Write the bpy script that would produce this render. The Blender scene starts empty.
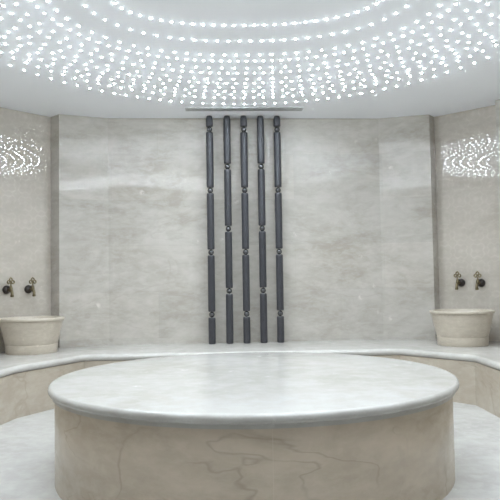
import bpy, bmesh, math, random
from mathutils import Vector, Matrix
random.seed(7)
C = bpy.context.scene.collection
S = 1.1            # plan unit (radius of the round platform) in metres
PI = math.pi
CAMZ = .9261
CEIL = CAMZ + 1.505
BENCH = .36
TABLE = .45
TC = (.006, 3.3166)

# ------------------------------------------------------------------ helpers
def link(name, bm, mat, parent=None, smooth=True, angle=40):
    for v in bm.verts:
        v.co *= S
    bmesh.ops.recalc_face_normals(bm, faces=bm.faces)
    me = bpy.data.meshes.new(name)
    bm.to_mesh(me); bm.free()
    me.materials.append(mat)
    if smooth:
        for p in me.polygons:
            p.use_smooth = True
        me.set_sharp_from_angle(angle=math.radians(angle))
    o = bpy.data.objects.new(name, me)
    C.objects.link(o)
    if parent:
        o.parent = parent
    return o

def tag(o, label=None, cat=None, group=None, kind=None):
    if label: o['label'] = label
    if cat: o['category'] = cat
    if group: o['group'] = group
    if kind: o['kind'] = kind
    return o

def thing(name, label, cat, loc=(0, 0, 0), rz=0, group=None):
    o = bpy.data.objects.new(name, None)
    o.empty_display_size = .1
    C.objects.link(o)
    o.location = Vector(loc) * S
    o.rotation_euler = (0, 0, rz)
    return tag(o, label, cat, group)

def dup(root, loc, rz, label):
    r = root.copy(); C.objects.link(r)
    r.location = Vector(loc) * S; r.rotation_euler = (0, 0, rz); r['label'] = label
    for ch in root.children:
        c = ch.copy(); C.objects.link(c); c.parent = r
        for g in ch.children:
            d = g.copy(); C.objects.link(d); d.parent = c
    return r

def lathe(bm, prof, n=48, mat=None, close=True):
    """prof: list of (r, z) from bottom axis to top axis."""
    rings = []
    for r, z in prof:
        if r < 1e-6:
            rings.append([bm.verts.new((0, 0, z))])
        else:
            rings.append([bm.verts.new((r * math.cos(2 * PI * k / n), r * math.sin(2 * PI * k / n), z)) for k in range(n)])
    for a, b in zip(rings, rings[1:]):
        for k in range(n):
            k2 = (k + 1) % n
            if len(a) == 1 and len(b) == 1: continue
            if len(a) == 1: bm.faces.new((a[0], b[k2], b[k]))
            elif len(b) == 1: bm.faces.new((a[k], a[k2], b[0]))
            else: bm.faces.new((a[k], a[k2], b[k2], b[k]))
    if mat is not None:
        vs = [v for r in rings for v in r]
        bmesh.ops.transform(bm, matrix=mat, verts=vs)
    return bm

def box(bm, x0, x1, y0, y1, z0, z1):
    m = Matrix.Translation(((x0 + x1) / 2, (y0 + y1) / 2, (z0 + z1) / 2)) @ Matrix.Diagonal((x1 - x0, y1 - y0, z1 - z0, 1))
    bmesh.ops.create_cube(bm, size=1, matrix=m)

def tube(bm, pts, rad, n=12):
    """tube through pts with a radius per point, capped."""
    pts = [Vector(p) for p in pts]
    prev = None; rings = []
    up = Vector((0, 1, 0))
    for i, p in enumerate(pts):
        t = (pts[min(i + 1, len(pts) - 1)] - pts[max(i - 1, 0)]).normalized()
        u = up.cross(t)
        if u.length < 1e-3: u = Vector((1, 0, 0)).cross(t)
        u.normalize(); w = t.cross(u)
        ring = [bm.verts.new(p + (u * math.cos(2 * PI * k / n) + w * math.sin(2 * PI * k / n)) * rad[i]) for k in range(n)]
        if prev:
            for k in range(n):
                bm.faces.new((prev[k], prev[(k + 1) % n], ring[(k + 1) % n], ring[k]))
        rings.append(ring); prev = ring
    bm.faces.new(rings[0][::-1]); bm.faces.new(rings[-1])

def torus(bm, c, R, r, axis='Y', n=16, m=8):
    rows = []
    for i in range(n):
        a = 2 * PI * i / n
        row = []
        for j in range(m):
            b = 2 * PI * j / m
            d = R + r * math.cos(b)
            row.append(bm.verts.new((c[0] + d * math.cos(a), c[1] + r * math.sin(b), c[2] + d * math.sin(a))))
        rows.append(row)
    for i in range(n):
        for j in range(m):
            bm.faces.new((rows[i][j], rows[(i + 1) % n][j], rows[(i + 1) % n][(j + 1) % m], rows[i][(j + 1) % m]))

def fillet(pts, r, n=8):
    out = [pts[0]]
    for a, b, c in zip(pts, pts[1:], pts[2:]):
        a, b, c = Vector(a), Vector(b), Vector(c)
        d1 = (a - b); d2 = (c - b)
        k = min(r, d1.length * .45, d2.length * .45)
        p, q = b + d1.normalized() * k, b + d2.normalized() * k
        for i in range(n + 1):
            t = i / n
            out.append(tuple(p * (1 - t) ** 2 + b * 2 * t * (1 - t) + q * t * t))
    out.append(pts[-1])
    return [tuple(p) for p in out]

def offset(path, d, centre=(0, 3.3)):
    """move an open 2D path by d towards the room's centre."""
    res = []
    c = Vector(centre)
    P = [Vector(p) for p in path]
    for i, p in enumerate(P):
        ns = []
        for a, b in ((i - 1, i), (i, i + 1)):
            if a < 0 or b >= len(P): continue
            t = (P[b] - P[a]).normalized()
            ns.append(Vector((t.y, -t.x)))
        n = sum(ns, Vector((0, 0))).normalized()
        k = max(.5, n.dot(ns[0]))
        res.append(tuple(p + n * d / k))
    return res

def prism(bm, outline, z0, z1):
    lo = [bm.verts.new((x, y, z0)) for x, y in outline]
    hi = [bm.verts.new((x, y, z1)) for x, y in outline]
    n = len(outline)
    for i in range(n):
        j = (i + 1) % n
        bm.faces.new((lo[i], lo[j], hi[j], hi[i]))
    bm.faces.new(lo[::-1]); bm.faces.new(hi)

# ------------------------------------------------------------------ materials
def new_mat(name):
    m = bpy.data.materials.new(name); m.use_nodes = True
    nt = m.node_tree
    return m, nt, nt.nodes, nt.links, nt.nodes['Principled BSDF']

def marble(name, base, dark, light, vein, rough=.25, scale=1.0, vein_amt=.5, slab=None, spec=.5, relief=False, seam=None, polish=0):
    m, nt, N, L, B = new_mat(name)
    geo = N.new('ShaderNodeNewGeometry'); pos = geo.outputs['Position']
    def noise(sc, det=5, ro=.55, dist=0, vec=pos):
        n = N.new('ShaderNodeTexNoise'); n.inputs['Scale'].default_value = sc * scale
        n.inputs['Detail'].default_value = det; n.inputs['Roughness'].default_value = ro; n.inputs['Distortion'].default_value = dist
        L.new(vec, n.inputs['Vector']); return n.outputs['Fac']
    def rng(v, a, b, c=0, d=1):
        r = N.new('ShaderNodeMapRange'); r.inputs[1].default_value = a; r.inputs[2].default_value = b
        r.inputs[3].default_value = c; r.inputs[4].default_value = d; L.new(v, r.inputs[0]); return r.outputs[0]
    def math_(op, a, b=None):
        r = N.new('ShaderNodeMath'); r.operation = op
        for i, v in enumerate((a, b)):
            if v is None: continue
            if isinstance(v, (int, float)): r.inputs[i].default_value = v
            else: L.new(v, r.inputs[i])
        return r.outputs[0]
    def mix(f, a, b):
        r = N.new('ShaderNodeMix'); r.data_type = 'RGBA'
        L.new(f, r.inputs[0])
        for i, v in ((6, a), (7, b)):
            if isinstance(v, tuple): r.inputs[i].default_value = (*v, 1)
            else: L.new(v, r.inputs[i])
        return r.outputs[2]
    mp = N.new('ShaderNodeMapping'); mp.inputs['Scale'].default_value = (1, 1, 2.2); L.new(pos, mp.inputs[0])
    cloud = rng(noise(1.6, 6, .62, .6, mp.outputs[0]), .36, .64)
    col = mix(cloud, dark, base)
    mott = rng(noise(9, 5, .65, .3, mp.outputs[0]), .42, .72, 0, .55)
    col = mix(mott, col, light)
    # thin veins where a warped noise crosses its middle value
    v1 = math_('ABSOLUTE', math_('SUBTRACT', noise(.9, 4, .5, .8, mp.outputs[0]), .5))
    v1 = rng(v1, 0, .016, 1, 0)
    gate = rng(noise(1.3, 2), .44, .58, 0, vein_amt)
    col = mix(math_('MULTIPLY', v1, gate), col, vein)
    if vein_amt > .3:            # a second, finer set of dark veins
        v2 = math_('ABSOLUTE', math_('SUBTRACT', noise(1.3, 4, .5, .35, mp.outputs[0]), .48))
        v2 = math_('MULTIPLY', rng(v2, 0, .009, 1, 0), rng(noise(1.9, 2), .45, .6, 0, vein_amt * .8))
        col = mix(v2, col, vein)
    # pale fossil flecks
    vo = N.new('ShaderNodeTexVoronoi'); vo.inputs['Scale'].default_value = 3.2 * scale; L.new(pos, vo.inputs['Vector'])
    fl = rng(vo.outputs['Distance'], .04, .11, 1, 0)
    fl = math_('MULTIPLY', fl, rng(noise(26, 3), .46, .56, 0, .6))
    col = mix(fl, col, tuple(min(1, c * 1.25) for c in light))
    if slab:                     # big slabs, each cut from another block
        br = N.new('ShaderNodeTexBrick'); br.offset = .5
        br.inputs['Color1'].default_value = (.955, .955, .955, 1); br.inputs['Color2'].default_value = (1.04, 1.035, 1.03, 1)
        br.inputs['Mortar'].default_value = (.90, .89, .88, 1)
        br.inputs['Scale'].default_value = 1; br.inputs['Mortar Size'].default_value = .0012; br.inputs['Mortar Smooth'].default_value = .3
        br.inputs['Brick Width'].default_value = slab[0]; br.inputs['Row Height'].default_value = slab[1]
        sp = N.new('ShaderNodeSeparateXYZ'); L.new(pos, sp.inputs[0])
        cb = N.new('ShaderNodeCombineXYZ')
        L.new(sp.outputs[0], cb.inputs[0]); L.new(sp.outputs[2 if slab[2] == 'z' else 1], cb.inputs[1]); L.new(cb.outputs[0], br.inputs['Vector'])
        mu = N.new('ShaderNodeMix'); mu.data_type = 'RGBA'; mu.blend_type = 'MULTIPLY'; mu.inputs[0].default_value = 1
        L.new(col, mu.inputs[6]); L.new(br.outputs['Color'], mu.inputs[7]); col = mu.outputs[2]
    if seam:                     # upright joints of a curved cladding, at given angles about the platform's axis
        sp = N.new('ShaderNodeSeparateXYZ'); L.new(pos, sp.inputs[0])
        an = math_('ARCTAN2', math_('SUBTRACT', sp.outputs[0], TC[0] * S), math_('SUBTRACT', TC[1] * S, sp.outputs[1]))
        u = math_('ABSOLUTE', math_('SUBTRACT', math_('FRACT', math_('ADD', math_('DIVIDE', math_('SUBTRACT', an, seam[0]), seam[1]), 10.5)), .5))
        col = mix(rng(u, 0, .002, .6, 0), col, light)
    if relief:                   # shallow carved lattice of overlapping arcs
        sp = N.new('ShaderNodeSeparateXYZ'); L.new(pos, sp.inputs[0])
        dx, dy = relief
        a = math_('ADD', math_('MULTIPLY', sp.outputs[0], dx), math_('MULTIPLY', sp.outputs[1], dy))
        f = 2 * PI / .17
        c1 = math_('COSINE', math_('MULTIPLY', a, f)); c2 = math_('COSINE', math_('MULTIPLY', sp.outputs[2], f))
        s1 = math_('COSINE', math_('MULTIPLY', math_('ADD', a, sp.outputs[2]), f)); s2 = math_('COSINE', math_('MULTIPLY', math_('SUBTRACT', a, sp.outputs[2]), f))
        h = math_('ADD', math_('MULTIPLY', math_('ADD', c1, c2), .35), math_('MULTIPLY', math_('MULTIPLY', s1, s2), .8))
        h = rng(math_('ABSOLUTE', h), .1, .45)
        col = mix(math_('MULTIPLY', h, .4), col, dark)
        bp = N.new('ShaderNodeBump'); bp.inputs['Strength'].default_value = .10; bp.inputs['Distance'].default_value = .002
        L.new(h, bp.inputs['Height']); L.new(bp.outputs[0], B.inputs['Normal'])
    L.new(col, B.inputs['Base Color'])
    B.inputs['Roughness'].default_value = rough
    B.inputs['Specular IOR Level'].default_value = spec
    if polish:                   # polished face over the stone
        B.inputs['Specular IOR Level'].default_value = .1
        B.inputs['Coat Weight'].default_value = 1; B.inputs['Coat IOR'].default_value = polish; B.inputs['Coat Roughness'].default_value = .008
    return m

def plain(name, col, rough=.5, metal=0, spec=.5, mottle=0, sc=20):
    m, nt, N, L, B = new_mat(name)
    B.inputs['Base Color'].default_value = (*col, 1)
    B.inputs['Roughness'].default_value = rough; B.inputs['Metallic'].default_value = metal
    B.inputs['Specular IOR Level'].default_value = spec
    if mottle:
        geo = N.new('ShaderNodeNewGeometry'); n = N.new('ShaderNodeTexNoise'); n.inputs['Scale'].default_value = sc
        L.new(geo.outputs['Position'], n.inputs['Vector'])
        r = N.new('ShaderNodeValToRGB')
        r.color_ramp.elements[0].color = (*[c * (1 - mottle) for c in col], 1); r.color_ramp.elements[1].color = (*[min(1, c * (1 + mottle)) for c in col], 1)
        L.new(n.outputs['Fac'], r.inputs[0]); L.new(r.outputs[0], B.inputs['Base Color'])
    return m

M_WALL = marble('wall_marble', (.485, .457, .412), (.365, .334, .286), (.555, .53, .49), (.33, .29, .24), rough=.5, polish=1.42, slab=(.92, .46, 'z'), vein_amt=.25)
M_NICHE_L = marble('niche_marble', (.53, .485, .425), (.43, .387, .33), (.60, .56, .505), (.40, .34, .28), rough=.5, polish=1.66, vein_amt=.1, relief=(-.669, -.743))
M_NICHE_R = marble('niche_marble_pale', (.53, .485, .425), (.43, .387, .33), (.60, .56, .505), (.40, .34, .28), rough=.5, polish=1.66, vein_amt=.1, relief=(.737, -.676))
M_TOP = marble('platform_marble', (.42, .405, .38), (.345, .325, .295), (.49, .48, .46), (.36, .32, .28), rough=.2, spec=.4, vein_amt=.2)
M_DRUM = marble('drum_marble', (.52, .44, .345), (.41, .345, .265), (.60, .52, .42), (.20, .155, .11), rough=.22, vein_amt=.45, seam=(.067, PI / 3))
M_BENCH = marble('bench_marble', (.475, .455, .425), (.395, .375, .345), (.545, .525, .495), (.36, .32, .28), rough=.2, vein_amt=.2)
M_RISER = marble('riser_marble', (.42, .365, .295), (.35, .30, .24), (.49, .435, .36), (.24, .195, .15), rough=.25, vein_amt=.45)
M_FLOOR = marble('floor_marble', (.48, .47, .45), (.40, .39, .37), (.56, .55, .53), (.38, .35, .32), rough=.22, scale=1.4, vein_amt=.2)
M_BASIN = marble('basin_marble', (.50, .44, .36), (.44, .385, .31), (.60, .54, .46), (.36, .30, .235), rough=.3, scale=2.5, vein_amt=.2)
M_CEIL = plain('ceiling_paint', (.90, .92, .955), .7, spec=.2)
M_BAR = plain('dark_bar', (.055, .055, .062), .32, metal=.25, mottle=.15)
M_BALL = plain('dark_ball', (.13, .13, .135), .2, metal=.7)
M_BRASS = plain('aged_brass', (.20, .165, .10), .34, metal=1, mottle=.35, sc=60)
M_BRONZE = plain('dark_bronze', (.075, .065, .06), .35, metal=.7)
M_VENT = plain('vent_metal', (.50, .51, .51), .45, metal=.2)
M_VENTDARK = plain('vent_slot', (.13, .13, .13), .7)
LED_POWER = 112
BEAM = 5.6
m, nt, N, L, B = new_mat('star_light')
B.inputs['Base Color'].default_value = (.9, .95, 1, 1)
B.inputs['Emission Color'].default_value = (.80, .91, 1, 1)
B.inputs['Emission Strength'].default_value = LED_POWER
M_LED = m

# ------------------------------------------------------------------ the room
LN0 = (-1.787, 5.789); LN1 = (-2.215, 5.313)                      # left recess
RN0 = (1.749, 6.008); RN1 = (2.221, 5.575)                        # right recess
BACK = [LN0, (-1.683, 5.695), (-1.2835, 5.863), (1.228, 6.035), (1.676, 5.912), RN0]
LEFT = [(-2.42, -.9), (-2.42, 4.55), (-2.345, 4.96), (-2.111, 5.22), LN1]
RIGHT = [RN1, (2.12, 5.465), (2.378, 5.228), (2.44, 4.75), (2.44, -.9)]

def wall(name, path, mat):
    bm = bmesh.new()
    out = offset(path, -.10)
    prism(bm, list(path) + out[::-1], 0, CEIL)
    return tag(link(name, bm, mat, smooth=False), kind='structure')

wall('wall_back', BACK, M_WALL)
wall('wall_back_left', [LN1, LN0], M_NICHE_L)
wall('wall_back_right', [RN0, RN1], M_NICHE_R)
wall('wall_left', LEFT, M_WALL)
wall('wall_right', RIGHT, M_WALL)
wall('wall_front', [(2.44, -.9), (-2.42, -.9)], M_WALL)
bm = bmesh.new(); box(bm, -2.6, 2.6, -1.1, 6.3, -.1, 0)
tag(link('floor', bm, M_FLOOR, smooth=False), kind='structure')
bm = bmesh.new(); box(bm, -2.6, 2.6, -1.1, 6.3, CEIL, CEIL + .1)
tag(link('ceiling', bm, M_CEIL, smooth=False), kind='structure')

# ------------------------------------------------------------------ bench round the walls
def bullnose(r, n=8):
    return [(-r + r * math.sin(PI * i / n), r * math.cos(PI * i / n)) for i in range(n + 1)]   # (outward, z about the middle)

FRONT = [(-1.665, .9), (-1.655, 4.22), (-1.62, 4.50), (-1.31, 5.12), (1.18, 5.19), (1.60, 4.70), (1.607, 4.2), (1.615, .9)]
EDGE = FRONT
FRONT = fillet(FRONT, .045)
WALLS = [(-2.42, .9)] + LEFT[1:] + BACK + RIGHT[:-1] + [(2.44, .9)]
WALLS = [(x, y) for x, y in WALLS]
bench = thing('marble_bench', 'pale marble bench with rounded edge running along the walls behind the round platform', 'bench', (0, 0, 0))
bm = bmesh.new()
R = .026
rows = []
for d, z in bullnose(R):
    rows.append([bm.verts.new((x, y, BENCH - R + z)) for x, y in offset(FRONT, d)])
for a, b in zip(rows, rows[1:]):
    for i in range(len(a) - 1):
        bm.faces.new((a[i], a[i + 1], b[i + 1], b[i]))
wt = [bm.verts.new((x, y, BENCH)) for x, y in WALLS]
wb = [bm.verts.new((x, y, BENCH - 2 * R)) for x, y in WALLS]
f = bm.faces.new(rows[0] + wt[::-1]); f2 = bm.faces.new(rows[-1][::-1] + wb)
for i in range(len(wt) - 1):
    bm.faces.new((wt[i], wt[i + 1], wb[i + 1], wb[i]))
for k in (0, -1):
    bm.faces.new([r[k] for r in rows] + [wb[k], wt[k]])
bmesh.ops.triangulate(bm, faces=[f, f2])
link('seat_slab', bm, M_BENCH, bench)
bm = bmesh.new()
prism(bm, offset(EDGE, -.012) + WALLS[::-1], 0, BENCH - 2 * R)
link('riser', bm, M_RISER, bench, angle=25)

# ------------------------------------------------------------------ round heated platform
plat = thing('round_platform', 'large round marble platform with pale polished top in the middle of the room', 'platform', (TC[0], TC[1], 0))
bm = bmesh.new()
lathe(bm, [(0, 0), (.969, 0), (.969, TABLE - .056)], 160)
link('drum', bm, M_DRUM, plat)
bm = bmesh.new()
r = .0195
prof = [(.969, TABLE - .056), (.980, TABLE - .056), (.980, TABLE - 2 * r)]
prof += [(1 - r + r * math.cos(-PI / 2 + PI * i / 10), TABLE - r + r * math.sin(-PI / 2 + PI * i / 10)) for i in range(11)]
prof += [(.6, TABLE), (0, TABLE)]
lathe(bm, prof, 160)
link('top_slab', bm, M_TOP, plat)

# ------------------------------------------------------------------ basins
def make_basin(label, loc):
    t = thing('wash_basin', label, 'basin', loc, 0, 'marble wash basins on the bench')
    bm = bmesh.new()
    h = .282
    k = 1.02
    prof = [(0, .0716), (.202, .0716), (.2045, .076), (.214, .12), (.226, .17), (.237, .22), (.243, .248), (.246, .256), (.255, .260), (.258, .266), (.258, .276), (.254, h),
            (.232, h), (.226, h - .006), (.216, h - .05), (.195, h - .12), (.15, h - .165), (.08, h - .185), (0, h - .19)]
    lathe(bm, [(a * k, b * k) for a, b in prof], 64)
    link('bowl', bm, M_BASIN, t)
    bm = bmesh.new()
    lathe(bm, [(0, 0), (.197, 0), (.200, .004), (.204, .06), (.2035, .070), (.201, .0714), (0, .0714)], 64, Matrix.Scale(1.02, 4))
    link('foot', bm, M_BASIN, t)
    return t
b0 = make_basin('beige marble wash basin under the taps in the left recess', (-1.812, 5.352, BENCH))
dup(b0, (1.765, 5.43, BENCH), .8, 'beige marble wash basin under the taps in the right recess')

# ------------------------------------------------------------------ taps (local -y is out of the wall)
def make_tap(label, loc, rz):
    t = thing('brass_tap', label, 'tap', loc, rz, 'brass taps above the basins')
    bm = bmesh.new()
    out = Matrix.Rotation(PI / 2, 4, 'X')
    lathe(bm, [(0, 0), (.035, 0), (.037, .006), (.035, .018), (.027, .030), (.015, .038), (0, .040)], 24, out)
    link('rosette', bm, M_BRONZE, t)
    bm = bmesh.new()
    tube(bm, [(0, -.034, 0), (0, -.058, .001), (0, -.078, .001)], [.012, .010, .013])
    lathe(bm, [(0, -.018), (.012, -.016), (.0155, -.004), (.0155, .012), (.012, .02), (.013, .024), (.009, .030), (.006, .038), (0, .04)], 16, Matrix.Translation((0, -.080, 0)))
    tube(bm, [(0, -.084, -.004), (0, -.096, -.014), (0, -.102, -.030), (0, -.103, -.044)], [.011, .0125, .012, .0125])
    lathe(bm, [(0, -.062), (.0125, -.062), (.0145, -.058), (.0145, -.046), (.011, -.042), (0, -.042)], 16, Matrix.Translation((0, -.103, 0)))
    link('spout', bm, M_BRASS, t)
    bm = bmesh.new()
    tube(bm, [(0, -.080, .036), (0, -.080, .054)], [.0065, .0055], 10)
    for x, z in ((-.018, .064), (.018, .064), (0, .084)):
        torus(bm, (x, -.080, z), .0125, .0062)
    lathe(bm, [(0, -.006), (.006, 0), (0, .006)], 10, Matrix.Translation((0, -.080, .102)))
    link('handle', bm, M_BRASS, t)
    return t
aL = math.atan2(.743, .669)      # local -y -> recess normal (.743,-.669)
aR = math.atan2(-.676, .737)
TZ = CAMZ - .050
t0 = make_tap('aged brass tap over the left basin, the one farther from the pilaster', (-2.069, 5.4758, TZ + .003), aL)
dup(t0, (-1.9353, 5.6243, TZ + .003), aL, 'aged brass tap over the left basin, the one next to the pilaster')
dup(t0, (1.9108, 5.8596, TZ - .002), aR, 'aged brass tap over the right basin, the one next to the pilaster')
dup(t0, (2.0471, 5.7346, TZ - .005), aR, 'aged brass tap over the right basin, the one farther from the pilaster')

# ------------------------------------------------------------------ five dark ornamental bars standing on the bench
BR = .0325
def seg_bm(z0, z1, tip=False):
    bm = bmesh.new()
    g = .004
    prof = [(0, z0), (BR - .004, z0), (BR, z0 + .005), (BR, z0 + .02)]
    if tip:
        prof += [(BR, z1 - .04), (BR, z1 - .026), (BR - .007, z1 - .002), (BR - .009, z1), (0, z1)]
    else:
        prof += [(BR, z1 - .02), (BR, z1 - .005), (BR - .004, z1), (0, z1)]
    return lathe(bm, prof, 24)

def make_bar(label, loc, joints, top):
    t = thing('ornamental_bar', label, 'bar', loc, 0, 'dark upright bars in front of the back wall')
    z = 0
    gap = .0265
    ends = sorted(joints) + [None]
    for j in ends:
        z1 = top if j is None else j - gap
        link('segment', seg_bm(z, z1, j is None), M_BAR, t)
        if j is not None:
            bm = bmesh.new()
            rb = .0255
            prof = [(0, j - .0265)] + [(rb * math.sin(PI * i / 14), j - rb * math.cos(PI * i / 14)) for i in range(1, 14)] + [(0, j + .0265)]
            lathe(bm, prof, 24)
            bl = link('ball', bm, M_BALL, t)
            z = j + gap
    return t
o = CAMZ - BENCH
JA = [-.3036 + o, .2564 + o, .8188 + o, 1.3778 + o]
JB = [-.0941 + o, .4688 + o, 1.0367 + o]
HT = CEIL - BENCH - .004
xs = [-.352, -.193, -.0395, .114, .266]
names = ['leftmost of the five dark upright bars, with four ball joints', 'dark upright bar with three ball joints, beside the leftmost bar',
         'dark upright bar with four ball joints at the middle of the five', 'dark upright bar with three ball joints, beside the rightmost bar',
         'rightmost of the five dark upright bars, with four ball joints']
def bar_y(x): return 5.863 + (x + 1.2835) / (1.228 + 1.2835) * (6.035 - 5.863) - .095
ba = make_bar(names[0], (xs[0], bar_y(xs[0]), BENCH), JA, HT)
bb = make_bar(names[1], (xs[1], bar_y(xs[1]), BENCH), JB, HT)
dup(ba, (xs[2], bar_y(xs[2]), BENCH), 0, names[2])
dup(bb, (xs[3], bar_y(xs[3]), BENCH), 0, names[3])
dup(ba, (xs[4], bar_y(xs[4]), BENCH), 0, names[4])

# ------------------------------------------------------------------ slot vent in the ceiling
vent = thing('ceiling_vent', 'long narrow grey air vent in the ceiling above the dark bars', 'vent', (-.03, 5.608, CEIL), .055)
bm = bmesh.new()
for x0, x1, y0, y1 in ((-.515, .515, -.05, -.034), (-.515, .515, .034, .05), (-.515, -.5, -.034, .034), (.5, .515, -.034, .034)):
    box(bm, x0, x1, y0, y1, -.008, 0)
link('frame', bm, M_VENT, vent, smooth=False)
bm = bmesh.new(); box(bm, -.5, .5, -.034, .034, -.002, 0)
link('slot', bm, M_VENTDARK, vent, smooth=False)
for y in (-.0175, 0, .0175):
    bm = bmesh.new(); box(bm, -.5, .5, y - .0045, y + .0045, -.007, -.002)
    link('blade', bm, M_VENT, vent, smooth=False)

# ------------------------------------------------------------------ star lights set in rings into the ceiling
cam = bpy.data.cameras.new('camera'); co = bpy.data.objects.new('camera', cam); C.objects.link(co)
cam.sensor_width = 36; cam.lens = 645.94 / 500 * 36; cam.clip_start = .02
pitch, roll = .0468, .016
co.matrix_world = Matrix.Translation((0, 0, CAMZ * S)) @ Matrix.Rotation(PI / 2 + pitch, 4, 'X') @ Matrix.Rotation(-roll, 4, 'Z')
bpy.context.scene.camera = co
CI = co.matrix_world.inverted()
def px(p):
    v = CI @ (Vector(p) * S)
    return 250 + 645.94 * v.x / -v.z, 250 - 645.94 * v.y / -v.z, -v.z

LEDR = .0053
def led_bm(bm, loc=(0, 0, 0)):
    lathe(bm, [(LEDR, 0), (LEDR, -.0014), (LEDR * .72, -.0040), (0, -.0052)], 8, Matrix.Translation(loc))
    return bm
YC, XC = 3.3, .015
# (distance of the ring's far point, spacing there, side widening, start x)
RINGS = [(3.750, .0598, .15, .045), (4.002, .0700, .5, .095), (4.2555, .0790, .5, .168), (4.374, .0582, .5, .172), (4.520, .0896, .5, .178),
         (4.631, .0645, .5, .183), (4.771, .0975, .5, .188), (4.8745, .0702, .5, .192), (4.980, .1048, .5, .197), (5.084, .0763, .5, .201),
         (5.175, .1121, .5, .205), (5.267, .0807, .5, .208), (5.455, .0874, .55, .233)]
def ring_shape(rear):
    ry = rear - YC
    if rear < 4.0:
        return .74, ry, 2.3
    k = (rear - 4.002) / 1.453
    return .90 + k * (1.9 - .9), ry, 2.3 - .3 * k
spots = []
for ri, (rear, s0, wide, xst) in enumerate(RINGS):
    rx, ry, n = ring_shape(rear)
    K = 4000
    poly = []
    for i in range(K):
        a = 2 * PI * i / K
        sx, cy = math.sin(a), math.cos(a)
        poly.append((XC + rx * math.copysign(abs(sx) ** (2 / n), sx), YC + ry * math.copysign(abs(cy) ** (2 / n), cy)))
    i0 = min((i for i in range(K) if poly[i][1] > YC), key=lambda i: abs(poly[i][0] - xst))
    # walk once round, spacing grows towards the sides
    acc = 0; cur = poly[i0]; pts = [cur]
    loop = [poly[(i0 + i) % K] for i in range(K + 1)]
    total = 0; w = []
    for p, q in zip(loop, loop[1:]):
        d = math.dist(p, q) / (s0 * (1 + wide * min(1, ((q[0] - XC) / rx) ** 2)))
        total += d; w.append(d)
    cnt = round(total); step = total / cnt; acc = 0; nxt = step
    for q, d in zip(loop[1:], w):
        acc += d
        if acc >= nxt - 1e-9 and len(pts) < cnt:
            pts.append(q); nxt += step
    for x, y in pts:
        u, v, dep = px((x, y, CEIL))
        spots.append(dict(r=ri, x=x, y=y, u=u, v=v, d=dep, seen=dep > 0 and 0 <= u <= 500 and 0 <= v <= 500))
seen = sorted([s for s in spots if s['seen']], key=lambda s: s['d'])
print('star lights in all', len(spots), 'in view', len(seen))
single = seen[:300]; rest = seen[300:] + [s for s in spots if not s['seen']]
proto = link('star_light', led_bm(bmesh.new()), M_LED)
ORD = ['innermost', 'second', 'third', 'fourth', 'fifth', 'sixth', 'seventh', 'eighth', 'ninth', 'tenth', 'eleventh', 'twelfth', 'outermost']
NUM = ['zeroth', 'first', 'second', 'third', 'fourth', 'fifth', 'sixth', 'seventh', 'eighth', 'ninth', 'tenth', 'eleventh', 'twelfth', 'thirteenth', 'fourteenth', 'fifteenth',
       'sixteenth', 'seventeenth', 'eighteenth', 'nineteenth', 'twentieth']
rank = {}
for ri in range(len(RINGS)):
    row = sorted([s for s in seen if s['r'] == ri], key=lambda s: s['u'])
    for k, s in enumerate(row):
        l = k < (len(row) + 1) / 2
        rank[id(s)] = (NUM[min(k if l else len(row) - 1 - k, 39) + 1] if (k if l else len(row) - 1 - k) < 20 else 'middle', 'left' if l else 'right')
for i, s in enumerate(single):
    o = proto if i == 0 else proto.copy()
    if i: C.objects.link(o)
    o.location = Vector((s['x'], s['y'], CEIL)) * S
    n, side = rank[id(s)]
    tag(o, 'tiny white ceiling star light, %s from the %s edge on the %s ring' % (n, side, ORD[s['r']]), 'ceiling light', 'star lights in the ceiling')
bm = bmesh.new()
for s in rest:
    led_bm(bm, (s['x'], s['y'], CEIL))
tag(link('far_star_lights', bm, M_LED), 'tiny white star lights of the far ceiling rings, densest above the dark bars', 'ceiling light', None, 'stuff')

# the light that the star points throw down into the room: one small lamp at every so many of them
ld = bpy.data.lights.new('star_beam', 'SPOT')
ld.energy = BEAM; ld.color = (.84, .93, 1); ld.shadow_soft_size = .006; ld.spot_size = math.radians(158); ld.spot_blend = 1
for s in sorted(spots, key=lambda s: (s['r'], math.atan2(s['x'] - XC, s['y'] - YC)))[::12]:
    lo = bpy.data.objects.new('star_beam', ld); C.objects.link(lo)
    lo.location = Vector((s['x'], s['y'], CEIL - .012)) * S

# ------------------------------------------------------------------ render look
w = bpy.data.worlds.new('world'); bpy.context.scene.world = w; w.use_nodes = True
w.node_tree.nodes['Background'].inputs[0].default_value = (.8, .9, 1, 1)
w.node_tree.nodes['Background'].inputs[1].default_value = 0.0
sc = bpy.context.scene
sc.view_settings.view_transform = 'Standard'
sc.view_settings.look = 'None'
sc.view_settings.exposure = .3
sc.view_settings.gamma = 1
sc.view_settings.use_curve_mapping = False
sc.cycles.max_bounces = 14; sc.cycles.diffuse_bounces = 10; sc.cycles.glossy_bounces = 4
sc.cycles.use_denoising = True
sc.cycles.sample_clamp_indirect = 0
